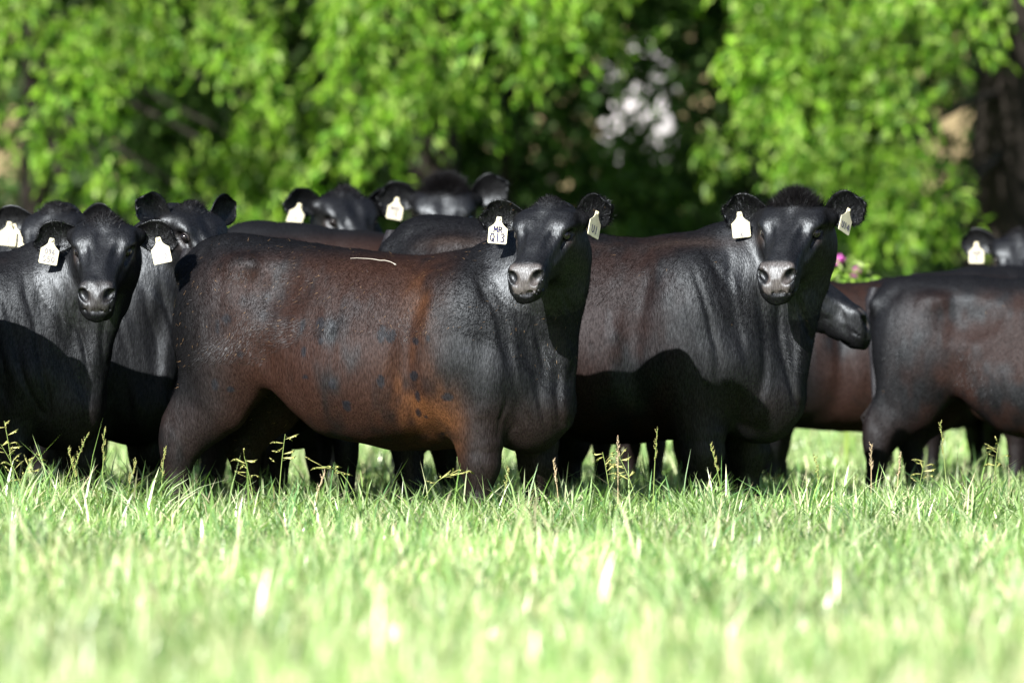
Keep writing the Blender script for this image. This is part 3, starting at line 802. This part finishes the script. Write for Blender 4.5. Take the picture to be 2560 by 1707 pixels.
def blades(P, H, W, lean, tint, r, segs=3, curve=1.0):
    """curved tapering grass blades; returns vertices, tris, tint"""
    n = len(P)
    a = r.uniform(0, 2 * np.pi, n); dirv = np.stack([np.cos(a), np.sin(a), 0 * a], 1)
    b = a + r.uniform(-.9, .9, n) + np.pi / 2; side = np.stack([np.cos(b), np.sin(b), 0 * b], 1)
    rows = []
    for i in range(segs + 1):
        t = i / segs
        c = P + dirv * (lean * H * t ** 1.8)[:, None]
        c[:, 2] += H * (t - .35 * curve * lean * t ** 2.5)
        w = W * (1 - .25 * t) if i < segs else W * .0
        if i < segs: rows += [c - side * w[:, None], c + side * w[:, None]]
        else: rows += [c]
    k = 2 * segs + 1
    V = np.stack(rows, 1).reshape(-1, 3)
    f = []
    for i in range(segs - 1): f += [(2 * i, 2 * i + 1, 2 * i + 3), (2 * i, 2 * i + 3, 2 * i + 2)]
    f += [(2 * segs - 2, 2 * segs - 1, 2 * segs)]
    F = (np.arange(n)[:, None, None] * k + np.array(f)[None]).reshape(-1, 3)
    return V, F, np.repeat(tint, k, 0)

def grass_tints(n, r, P):
    base = np.array([[.19, .31, .085], [.33, .45, .20], [.12, .235, .085], [.52, .57, .34], [.58, .51, .35]])
    pick = np.where(P[:, 1] < 19, r.choice(5, n, p=[.24, .32, .12, .25, .07]), r.choice(5, n, p=[.30, .30, .16, .18, .06]))
    c = base[pick] * (.75 + .5 * r.random(n))[:, None]
    pn = vnoise(P, .9, 3)
    c *= (.70 + .55 * pn)[:, None]
    return np.concatenate([c, np.ones((n, 1))], 1)

def scatter(d0, d1, dens, r, margin=.5, extra=.094):
    """points in the strip of pasture between two distances, a little wider than the view"""
    area = (d1 - d0) * 2 * (extra * (d0 + d1) / 2 + margin)
    n = int(area * dens * 1.02)
    y = r.uniform(d0, d1, n * 2)
    wmax = extra * d1 + margin
    x = r.uniform(-wmax, wmax, n * 2)
    m = np.abs(x) < extra * y + margin
    P = np.stack([x, y, 0 * x], 1)[m][:n]
    return P

gr = np.random.default_rng(101)
GV = []; GF = []; GT = []; off = 0
for (d0, d1, dens, hh, ww) in ((9.5, 14, 1500, .16, .0044), (14, 20, 1500, .16, .0040), (20, 27, 2100, .165, .0033), (27, 36, 600, .17, .005), (36, 60, 150, .20, .009)):
    P = scatter(d0, d1, dens, gr)
    n = len(P)
    patch = vnoise(P, .8, 9) * .6 + vnoise(P, 2.6, 12) * .4
    H = hh * (.55 + .75 * gr.random(n) ** 1.3) * (.62 + .75 * patch)
    tall = gr.random(n) < .05
    H[tall] *= gr.uniform(1.2, 1.9, tall.sum())
    # the ungrazed clump at the left edge
    cl = np.exp(-((P[:, 0] + 1.95) / .35) ** 2 - ((P[:, 1] - 23.9) / .7) ** 2); H *= 1 + .75 * cl + .08 * np.exp(-((P[:, 1] - 24.2) / 1.3) ** 2)
    v, f, t = blades(P, H, ww * (.6 + .8 * gr.random(n)), gr.uniform(.1, .85, n), grass_tints(n, gr, P), gr, 3)
    GV.append(v); GF.append(f + off); GT.append(t); off += len(v)
# coarser tufts with longer arching blades
nt_ = 420
tp_ = np.stack([gr.uniform(-2.9, 2.9, nt_), gr.uniform(15, 27.5, nt_), np.zeros(nt_)], 1)
tp_ = np.concatenate([tp_, np.stack([gr.uniform(-2.6, 2.6, 160), gr.uniform(23.0, 24.8, 160), np.zeros(160)], 1)])
for q in tp_:
    k = int(gr.integers(14, 40)); sz = gr.uniform(.16, .30) * (1.05 if 22.8 < q[1] < 25 else 1) * (1.25 if q[0] < -1.5 else 1)
    P = q + gr.normal(0, .035, (k, 3)) * np.array([1, 1, 0])
    tt = grass_tints(k, gr, P) * np.array([*(np.array([.88, .95, .95]) * gr.uniform(.75, 1.15)), 1])
    v, f, t = blades(P, sz * (.5 + .7 * gr.random(k)), .0045 * (.6 + .8 * gr.random(k)), gr.uniform(.2, 1.0, k), tt, gr, 4)
    GV.append(v); GF.append(f + off); GT.append(t); off += len(v)
go = mesh_obj('pasture_grass', np.concatenate(GV), np.concatenate(GF), M_GRASS, None, smooth=True, attrs={'tint': np.concatenate(GT)})
tag(go, 'pale sunlit pasture grass covering the whole foreground', 'grass', kind='stuff')
print('grass tris', sum(len(f) for f in GF))

# ------------------------------------------------------------------ tall seeding stalks standing clear of the sward
ORD = ['leftmost', 'second', 'third', 'fourth', 'fifth', 'sixth', 'seventh', 'eighth', 'ninth', 'tenth', 'eleventh', 'twelfth', 'thirteenth', 'fourteenth', 'fifteenth', 'sixteenth', 'seventeenth', 'eighteenth', 'nineteenth', 'twentieth']
def stalk(px, d, top_py, lean, kind, r, i, n):
    b = at(px, d); ht = at(px, d, top_py)[2]
    o = bpy.data.objects.new('grass_stalk', None); col.objects.link(o); o.location = b
    look = {'brome': 'green grass stalk with loose drooping spikelets', 'spike': 'upright green grass stalk with narrow seed spike', 'dry': 'dry straw-coloured grass stalk with seed spike'}[kind]
    where = ORD[i] + (' of the tall stalks' if i == 0 else ' tall stalk from the left') if i < n / 2 else (ORD[n - 1 - i].replace('leftmost', 'rightmost') + (' of the tall stalks' if i == n - 1 else ' tall stalk from the right'))
    tag(o, look + ', ' + where, 'grass stalk', 'tall seeding grass stalks')
    t = np.linspace(0, 1, 9)
    bend = lean * t ** 2.2
    ax = np.stack([bend, .3 * bend * r.normal(), ht * (t - (.28 * t ** 4 if abs(lean) > .12 else 0))], 1)
    ax[:, 2] *= ht / ax[:, 2].max()
    g1 = np.array([.22, .30, .09]) if kind != 'dry' else np.array([.5, .40, .25])
    V, F = tube_(ax, np.linspace(.0032, .0011, 9), 5)
    mesh_obj('stem', V, F, M_STRAW, o, attrs={'tint': np.tile([*g1, 1], (len(V), 1))})
    # spikelets towards the tip
    SV = []; SF = []
    n = 9 if kind == 'brome' else 14
    for i in range(n):
        f = .70 + .30 * (i + .5) / n
        p = np.array([np.interp(f, t, ax[:, k]) for k in range(3)])
        a = r.uniform(0, 2 * np.pi)
        if kind == 'brome':
            q = p + np.array([math.cos(a) * .035 + .10 * lean, math.sin(a) * .02, r.uniform(-.01, .03)]); L_, w = .030, .0042
            dv = np.array([math.cos(a) * .6 + lean, math.sin(a) * .3, r.uniform(-.5, .6)])
        else:
            q = p + np.array([math.cos(a) * .004, math.sin(a) * .004, 0]); L_, w = .018, .0030
            dv = np.array([math.cos(a) * .35, math.sin(a) * .3, 1.0])
        dv /= np.linalg.norm(dv); sd_ = np.cross(dv, [0, 1, 0]); sd_ /= np.linalg.norm(sd_) + 1e-9; up_ = np.cross(sd_, dv)
        k = len(SV)
        SV += [p, q, q + dv * L_ * .4 + sd_ * w, q + dv * L_ * .4 - sd_ * w, q + dv * L_ * .4 + up_ * w, q + dv * L_]
        SF += [(k, k + 1, k + 2), (k + 1, k + 2, k + 4), (k + 1, k + 4, k + 3), (k + 2, k + 5, k + 4), (k + 4, k + 5, k + 3), (k + 2, k + 3, k + 5)]
    g2 = np.array([.42, .42, .16]) if kind != 'dry' else np.array([.62, .50, .36])
    mesh_obj('seed_head', SV, SF, M_STRAW, o, smooth=False, attrs={'tint': np.tile([*g2, 1], (len(SV), 1))})
    v, f, tt = blades(np.array([[0, 0, ht * .25], [0, 0, ht * .1]]), np.array([.16, .22]), np.array([.004, .005]), np.array([.9, .6]), np.array([[.17, .27, .06, 1], [.2, .3, .08, 1]]), r, 5)
    mesh_obj('leaf_blade', v, f, M_GRASS, o, attrs={'tint': tt})

def tube_(pts, rad, n):
    pts = np.array(pts, float); V = []; F = []
    tg = np.gradient(pts, axis=0)
    for i, p in enumerate(pts):
        t = tg[i] / np.linalg.norm(tg[i]); u = np.cross(t, [.3, 1, .2]); u /= np.linalg.norm(u); w = np.cross(t, u)
        for j in range(n):
            a = 2 * math.pi * j / n; V.append(p + rad[i] * (math.cos(a) * u + math.sin(a) * w))
    for i in range(len(pts) - 1):
        for j in range(n): F.append((i * n + j, i * n + (j + 1) % n, (i + 1) * n + (j + 1) % n, (i + 1) * n + j))
    return np.array(V), np.array(F)

sr = np.random.default_rng(77)
STALKS = sorted(((695, 24.0, 1085, .03, 'brome'), (640, 23.9, 1140, -.05, 'brome'), (905, 24.0, 1165, -.17, 'brome'), (1040, 23.9, 1185, .18, 'brome'), (1545, 24.3, 1094, .0, 'dry'), (1530, 24.2, 1130, -.04, 'brome'),
        (1632, 24.5, 1072, .02, 'spike'), (1600, 24.4, 1140, -.09, 'brome'), (1810, 24.8, 1110, -.06, 'spike'), (2368, 25.2, 1055, -.03, 'spike'), (2178, 25.4, 1110, .0, 'dry'), (2240, 25.3, 1135, .02, 'dry'), (2050, 24.9, 1140, -.02, 'spike'),
        (2480, 25.0, 1105, .03, 'brome'), (2290, 25.1, 1150, .04, 'brome'), (40, 23.7, 1052, -.05, 'brome'), (75, 23.8, 1110, -.12, 'brome'), (160, 23.6, 1085, .10, 'spike'), (255, 23.8, 1072, .01, 'spike'), (205, 23.6, 1120, -.06, 'spike'), (20, 23.5, 1130, .12, 'brome'),
        (400, 23.9, 1120, .02, 'spike'), (310, 23.8, 1150, .05, 'spike'), (1250, 24.0, 1170, .04, 'spike'), (1400, 24.1, 1150, -.03, 'dry'), (780, 23.6, 1180, .05, 'dry')))
for i, (px, d, py, lean, kind) in enumerate(STALKS):
    stalk(px, d, py, lean, kind, sr, i, len(STALKS))
# ------------------------------------------------------------------ trees behind the herd
def tube(pts, rad, n=8):
    pts = np.array(pts, float); V = []; F = []
    tg = np.gradient(pts, axis=0)
    for i, p in enumerate(pts):
        t = tg[i] / np.linalg.norm(tg[i]); u = np.cross(t, [.3, 1, .2]); u /= np.linalg.norm(u); w = np.cross(t, u)
        for j in range(n):
            a = 2 * math.pi * j / n
            V.append(p + rad[i] * (1 + .12 * math.sin(3 * a + i)) * (math.cos(a) * u + math.sin(a) * w))
    for i in range(len(pts) - 1):
        for j in range(n): F.append((i * n + j, i * n + (j + 1) % n, (i + 1) * n + (j + 1) % n, (i + 1) * n + j))
    return np.array(V), np.array(F)

def merge(parts):
    V = []; F = []; k = 0
    for v, f in parts: V.append(v); F.append(f + k); k += len(v)
    return np.concatenate(V), np.concatenate(F)

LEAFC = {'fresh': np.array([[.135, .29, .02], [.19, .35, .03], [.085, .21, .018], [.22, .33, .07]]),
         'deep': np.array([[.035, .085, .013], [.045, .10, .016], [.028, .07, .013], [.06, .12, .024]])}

def sprays(centers, radii, per, r, leaf=(.085, .026), tone='fresh', droop=.6, tones=None):
    """drooping leafy twigs hung around each clump centre"""
    Ps = []; Ds = []; Cs = []
    for ci, (c, rad, k) in enumerate(zip(centers, radii, per)):
        nt = max(1, k // 9)
        st = np.array(c) + r.normal(0, .45, (nt, 3)) * np.array(rad)
        az_ = r.uniform(0, 2 * np.pi, nt)
        dv = np.stack([np.cos(az_) * .55, np.sin(az_) * .55 - .15, -droop * r.uniform(.4, 1.4, nt)], 1)
        L_ = r.uniform(.15, .38, nt) * leaf[0] / .095
        tone_k = tones[ci] if tones else r.uniform(.6, 1.25)
        for j in range(9):
            t = (j + r.random(nt)) / 9
            p = st + dv * (L_ * t)[:, None]; p[:, 2] -= .10 * t ** 2
            Ps.append(p + r.normal(0, .02, p.shape))
            d_ = dv + r.normal(0, .55, dv.shape); d_[:, 2] -= .35
            Ds.append(d_); Cs.append(np.full(nt, tone_k))
    P = np.concatenate(Ps); D = np.concatenate(Ds); n = len(P)
    D /= np.linalg.norm(D, axis=1)[:, None]
    S = np.cross(D, r.normal(0, 1, (n, 3)) + np.array([0, -.8, .6])); S /= np.linalg.norm(S, axis=1)[:, None]
    U = np.cross(S, D)
    l = leaf[0] * r.uniform(.6, 1.3, n)[:, None]; w = leaf[1] * r.uniform(.7, 1.3, n)[:, None]
    V = np.stack([P, P + D * l * .42 + S * w * .5 + U * w * .15, P + D * l - U * l * .12, P + D * l * .42 - S * w * .5 + U * w * .15], 1).reshape(-1, 3)
    F = np.arange(4 * n).reshape(-1, 4)
    c = LEAFC[tone][r.integers(0, 4, n)] * r.uniform(.7, 1.3, n)[:, None] * np.concatenate(Cs)[:, None]
    T = np.repeat(np.concatenate([c, np.ones((n, 1))], 1), 4, 0)
    return V, F, T

def build_tree(name, label, base, height, trunk_r, clumps, r, leaf, tone, bark, lean=(0, 0), limbs=None, group='leafy trees behind the herd', cat='tree', droop=.6):
    base = np.array(base, float)
    o = bpy.data.objects.new(name, None); col.objects.link(o); o.location = base
    tag(o, label, cat, group)
    n = 9; t = np.linspace(0, 1, n)
    tp = np.stack([lean[0] * t + .06 * np.sin(5 * t + base[0]), lean[1] * t, height * t], 1)
    tv, tf = tube(tp, trunk_r * (1.25 - .95 * t + .35 * np.exp(-t * 14)), 12)
    trunk = mesh_obj('trunk', tv, tf, bark, o)
    cs = np.array([c[0] for c in clumps], float) - base
    idx = r.permutation(len(cs))[:limbs or max(4, len(cs) // 4)]
    for i in idx:
        c = cs[i]
        hz = np.clip(c[2] + .25 * np.hypot(c[0], c[1]), .9, height * .95)
        a = np.array([np.interp(hz, tp[:, 2], tp[:, 0]), np.interp(hz, tp[:, 2], tp[:, 1]), hz])
        m = (a + c) / 2 + np.array([0, 0, .18]) + r.normal(0, .06, 3)
        tt = np.linspace(0, 1, 7)[:, None]
        q = (1 - tt) ** 2 * a + 2 * (1 - tt) * tt * m + tt ** 2 * c
        lv, lf = tube(q, np.linspace(.040, .009, 7) * min(1.2, trunk_r / .15), 6)
        mesh_obj('limb', lv, lf, bark, trunk)
    V, F, T = sprays([c for c in cs], [c[1] for c in clumps], [c[2] for c in clumps], r, leaf, tone, droop, [c[3] if len(c) > 3 else r.uniform(.6, 1.2) for c in clumps])
    cr = mesh_obj('crown', V, F, M_LEAF, o, smooth=False, attrs={'tint': T})
    return o

tr = np.random.default_rng(211)
TK = 1.5      # the tree line stands this much further off than the first layout
def cl(px, py, d, rx, rz, n, ry=None):
    return (at(px, d * TK, py), (rx * TK, (ry or rx * .8) * TK, rz * TK), n)

def bough(px, py, d, rx, rz, n):
    """a hanging bough: several tight leaf clusters with gaps between"""
    b = at(px, d * TK, py - 55); m = max(4, n // 75); out = []; tone = tr.uniform(.45, 1.2)
    for j in range(m):
        q = b + tr.normal(0, .55, 3) * np.array([rx, rx, rz]) * TK
        out.append((q, (.16 * TK, .16 * TK, .21 * TK), int(n / m), tone * tr.uniform(.85, 1.15)))
    return out

def canopy(x0, x1, d0, d1, z0, z1, k, n, rad=.55):
    return [((tr.uniform(x0, x1) * TK, tr.uniform(d0, d1) * TK, CAM_H + (tr.uniform(z0, z1) - CAM_H) * TK), (rad * TK, rad * TK, rad * .7 * TK), n) for _ in range(k)]

# left tree: hanging boughs in the sun
c = []
for (px, py, rx, rz, n) in ((110, 60, .4, .3, 700), (250, 120, .4, .35, 700), (210, 260, .35, .3, 600), (330, 40, .4, .3, 700), (420, 120, .3, .25, 480),
        (560, 80, .45, .3, 800), (640, 210, .45, .35, 800), (560, 380, .4, .35, 900), (640, 430, .35, .3, 700), (720, 300, .3, .25, 420),
        (700, 540, .25, .2, 300), (540, 560, .4, .16, 500), (420, 590, .3, .10, 300), (175, 470, .13, .16, 170), (262, 480, .12, .16, 150), (60, 180, .35, .4, 400)):
    c += bough(px, py, 36.6 + tr.uniform(-.7, .9), rx, rz, int(n * .48))
c += canopy(-5.4, -.9, 36.5, 40, 3.5, 6.4, 60, 560, .8)
build_tree('weeping_tree', 'bright green tree with hanging boughs filling the left background', at(60, 39.6 * TK), 5.6 * TK, .11 * TK, c, tr, (.135, .044), 'fresh', M_BARK, (.3, 0), limbs=12)

# middle tree: sunlit bough beside the dark gap
c = []
for (px, py, rx, rz, n) in ((900, 60, .4, .3, 700), (980, 150, .4, .35, 800), (1030, 250, .35, .25, 600), (920, 230, .35, .3, 600), (1090, 280, .22, .18, 300), (890, 330, .22, .2, 220), (860, 450, .2, .14, 130), (1000, 20, .4, .3, 600)):
    c += bough(px, py, 35.9 + tr.uniform(-.5, .6), rx, rz, int(n * .7))
for (px, py, rx, rz, n) in ((1320, 40, .3, .25, 500), (1400, 90, .3, .25, 550), (1370, 170, .2, .2, 260), (1470, 60, .25, .2, 320)):
    c += bough(px, py, 35.6 + tr.uniform(-.3, .3), rx, rz, n)
c += canopy(-1.8, 1.2, 35.8, 39, 3.5, 6.4, 46, 560, .8)
build_tree('weeping_tree', 'tree with a sunlit bough hanging left of the dark gap in the middle', at(1085, 38.6 * TK), 5.8 * TK, .16 * TK, c, tr, (.135, .044), 'fresh', M_BARK, (-.1, 0), limbs=12)

# right tree with dark trunk
c = []
for (px, py, rx, rz, n) in ((1990, 50, .35, .35, 800), (2090, 120, .4, .35, 900), (2200, 60, .4, .3, 800), (1980, 170, .3, .3, 700), (2060, 260, .35, .3, 800), (2010, 330, .3, .22, 500), (2170, 220, .4, .3, 700),
        (2190, 320, .22, .25, 360), (2110, 420, .4, .18, 700), (2000, 440, .2, .12, 260), (2230, 420, .35, .2, 550), (2310, 460, .16, .16, 240), (2280, 510, .35, .22, 520), (2180, 560, .28, .18, 380), (2160, 625, .16, .1, 170), (2370, 560, .2, .15, 200),
        (2310, 70, .3, .2, 450), (2420, 20, .3, .12, 260)):
    c += bough(px, py, 36.0 + tr.uniform(-.6, .6), rx, rz, int(n * .7))
c += canopy(.9, 4.8, 35.8, 40, 3.5, 6.6, 56, 560, .8)
build_tree('weeping_tree', 'tree with dark thick trunk at the right edge and bright hanging boughs', at(2508, 38.4 * TK), 6.4 * TK, .24 * TK, c, tr, (.135, .044), 'fresh', M_BARK, (.1, 0), limbs=16)

WINDOWS = ((1595, 165, 44, 30), (1630, 270, -20, -15), (2385, 290, 60, 130), (60, 385, 30, 30))
def in_window(x, y, z, grow=1.0):
    pxx = 1280 + x / y * FPX; pyy = 853.5 - (z - CAM_H) / y * FPX
    return any(((pxx - a) / (c_ + grow)) ** 2 + ((pyy - b) / (d_ + grow)) ** 2 < 1 for a, b, c_, d_ in WINDOWS)

def shade_clumps(px, d, half, z0, z1, k, n, rad, deep=.6):
    d *= TK; b = at(px, d); out = []
    while len(out) < k:
        x, y, z = b[0] + tr.uniform(-half, half) * TK, d + tr.uniform(-deep, deep) * TK, CAM_H + (tr.uniform(z0, z1) - CAM_H) * TK
        z = max(z, .15)
        if in_window(x, y, z, 120): k -= 1; continue
        out.append(((x, y, z), (rad * TK, rad * TK, rad * .9 * TK), n))
    return out
# shaded understorey trees further back
for (px, d, h, lab, k) in ((150, 42.4, 4.6, 'shaded dark green tree behind the hanging boughs at far left', 40), (740, 42.0, 4.8, 'shaded dark green tree behind the hanging boughs, left of centre', 46),
        (1270, 41.5, 5.0, 'shaded dark green tree left of the pale gap in the middle', 46), (1860, 41.8, 5.0, 'shaded dark green tree between the pale gap and the right-hand tree', 46), (2500, 42.6, 4.8, 'shaded dark green tree behind the thick dark trunk at right', 30)):
    b = at(px, d * TK)
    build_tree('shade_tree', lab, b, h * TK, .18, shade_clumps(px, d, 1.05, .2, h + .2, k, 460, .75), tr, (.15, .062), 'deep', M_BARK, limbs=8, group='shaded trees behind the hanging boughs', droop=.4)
# thick shrubs closing the view behind them
for i, (px, lab) in enumerate(((-60, 'dense dark shrub at the back, far left'), (420, 'dense dark shrub at the back, second from left'), (900, 'dense dark shrub at the back, left of centre'), (1380, 'dense dark shrub at the back, just left of the pale gap'),
        (1850, 'dense dark shrub at the back, right of the pale gap'), (2200, 'dense dark shrub at the back, left of the thick trunk'), (2620, 'dense dark shrub at the back, right of the thick trunk'))):
    b = at(px, 46.5 * TK)
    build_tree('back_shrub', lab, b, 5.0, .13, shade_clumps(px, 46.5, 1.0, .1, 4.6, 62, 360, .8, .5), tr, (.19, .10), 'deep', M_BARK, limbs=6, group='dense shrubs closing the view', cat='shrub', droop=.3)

# dry bank far behind, and a pale wall seen through the gap
bankm = plain('dry_bank', (0.22, 0.175, 0.095), 0.95, 0.1, (1.2, 0.35))
xs = np.linspace(-60, 60, 41); ys = np.linspace(84, 136, 16)
bv = np.array([(x, y, (y - 84) * .30 + .35 * math.sin(x * .4 + y * .3) * min(1, (y - 84) / 6) - .02) for y in ys for x in xs])
bi = np.arange(16 * 41).reshape(16, 41)
bf = np.stack([bi[:-1, :-1], bi[:-1, 1:], bi[1:, 1:], bi[1:, :-1]], -1).reshape(-1, 4)
tag(mesh_obj('bank', bv, bf, bankm), kind='structure')
wm = plain('pale_wall_paint', (0.42, 0.41, 0.42), 0.8, 0.2, (2.5, 0.2))
x0, x1, z1 = at(1500, 77)[0], at(1700, 77)[0], at(0, 77, 95)[2]
wv = []; wf = []
def slab(a, b):
    k = len(wv)
    wv.extend([(x, y, z) for x in (a[0], b[0]) for y in (a[1], b[1]) for z in (a[2], b[2])])
    wf.extend([tuple(k + i for i in q) for q in ((0, 1, 3, 2), (4, 6, 7, 5), (0, 4, 5, 1), (2, 3, 7, 6), (0, 2, 6, 4), (1, 5, 7, 3))])
slab((x0, 77, 0), (x1, 77.25, z1)); slab((x0 - .06, 76.94, z1 + .002), (x1 + .06, 77.31, z1 + .09))
tag(mesh_obj('garden_wall', wv, wf, wm, smooth=False), 'pale wall glimpsed through the gap in the leaves, right of centre', 'wall')

# pink flowering plant behind the side-on cow
def flower_plant(px, d):
    o = bpy.data.objects.new('flowering_plant', None); col.objects.link(o); o.location = at(px, d)
    tag(o, 'pink-flowered plant with yellow-green leaves beside the profile head', 'plant')
    fr = np.random.default_rng(9); b = at(px, d)
    for (qx, qy) in ((2096, 655), (2138, 684), (2118, 668)):
        tip = at(qx, d, qy) - b
        t = np.linspace(0, 1, 6)[:, None]
        v, f = tube_(t * tip + np.array([0, .1, 0]) * np.sin(t * 3), np.linspace(.006, .003, 6), 5)
        mesh_obj('stem', v, f, M_STRAW, o, attrs={'tint': np.tile([.2, .3, .06, 1], (len(v), 1))})
        if (qx, qy) == (2118, 668): continue
        pv = []; pf = []
        for j in range(26):
            a = 2.4 * j; e = math.acos(1 - 2 * (j + .5) / 26)
            dv = np.array([math.sin(e) * math.cos(a), math.sin(e) * math.sin(a), math.cos(e) * .8 + .2]); sd_ = np.cross(dv, [.2, .1, 1]); sd_ /= np.linalg.norm(sd_)
            k = len(pv); pv += [tip + dv * .008, tip + dv * .035 + sd_ * .013, tip + dv * .052, tip + dv * .035 - sd_ * .013]; pf.append((k, k + 1, k + 2, k + 3))
        mesh_obj('blossom', pv, pf, plain('pink_petal', (.62, .16, .52), .6, .2), o, smooth=False)
    cs = [(at(2118 + fr.normal(0, 14), d, 672 + 40 * fr.random()) - b) for _ in range(9)] + [(at(2118 + fr.normal(0, 22), d, 720 + 250 * fr.random()) - b) for _ in range(12)]
    V, F, T = sprays(cs, [(.07, .07, .07)] * len(cs), [45] * len(cs), fr, (.06, .02), 'fresh', .2)
    T[:, :3] = T[:, :3] * np.array([1.4, 1.2, 2.2])
    mesh_obj('foliage', V, F, M_LEAF, o, smooth=False, attrs={'tint': T})
flower_plant(2118, 33.5)
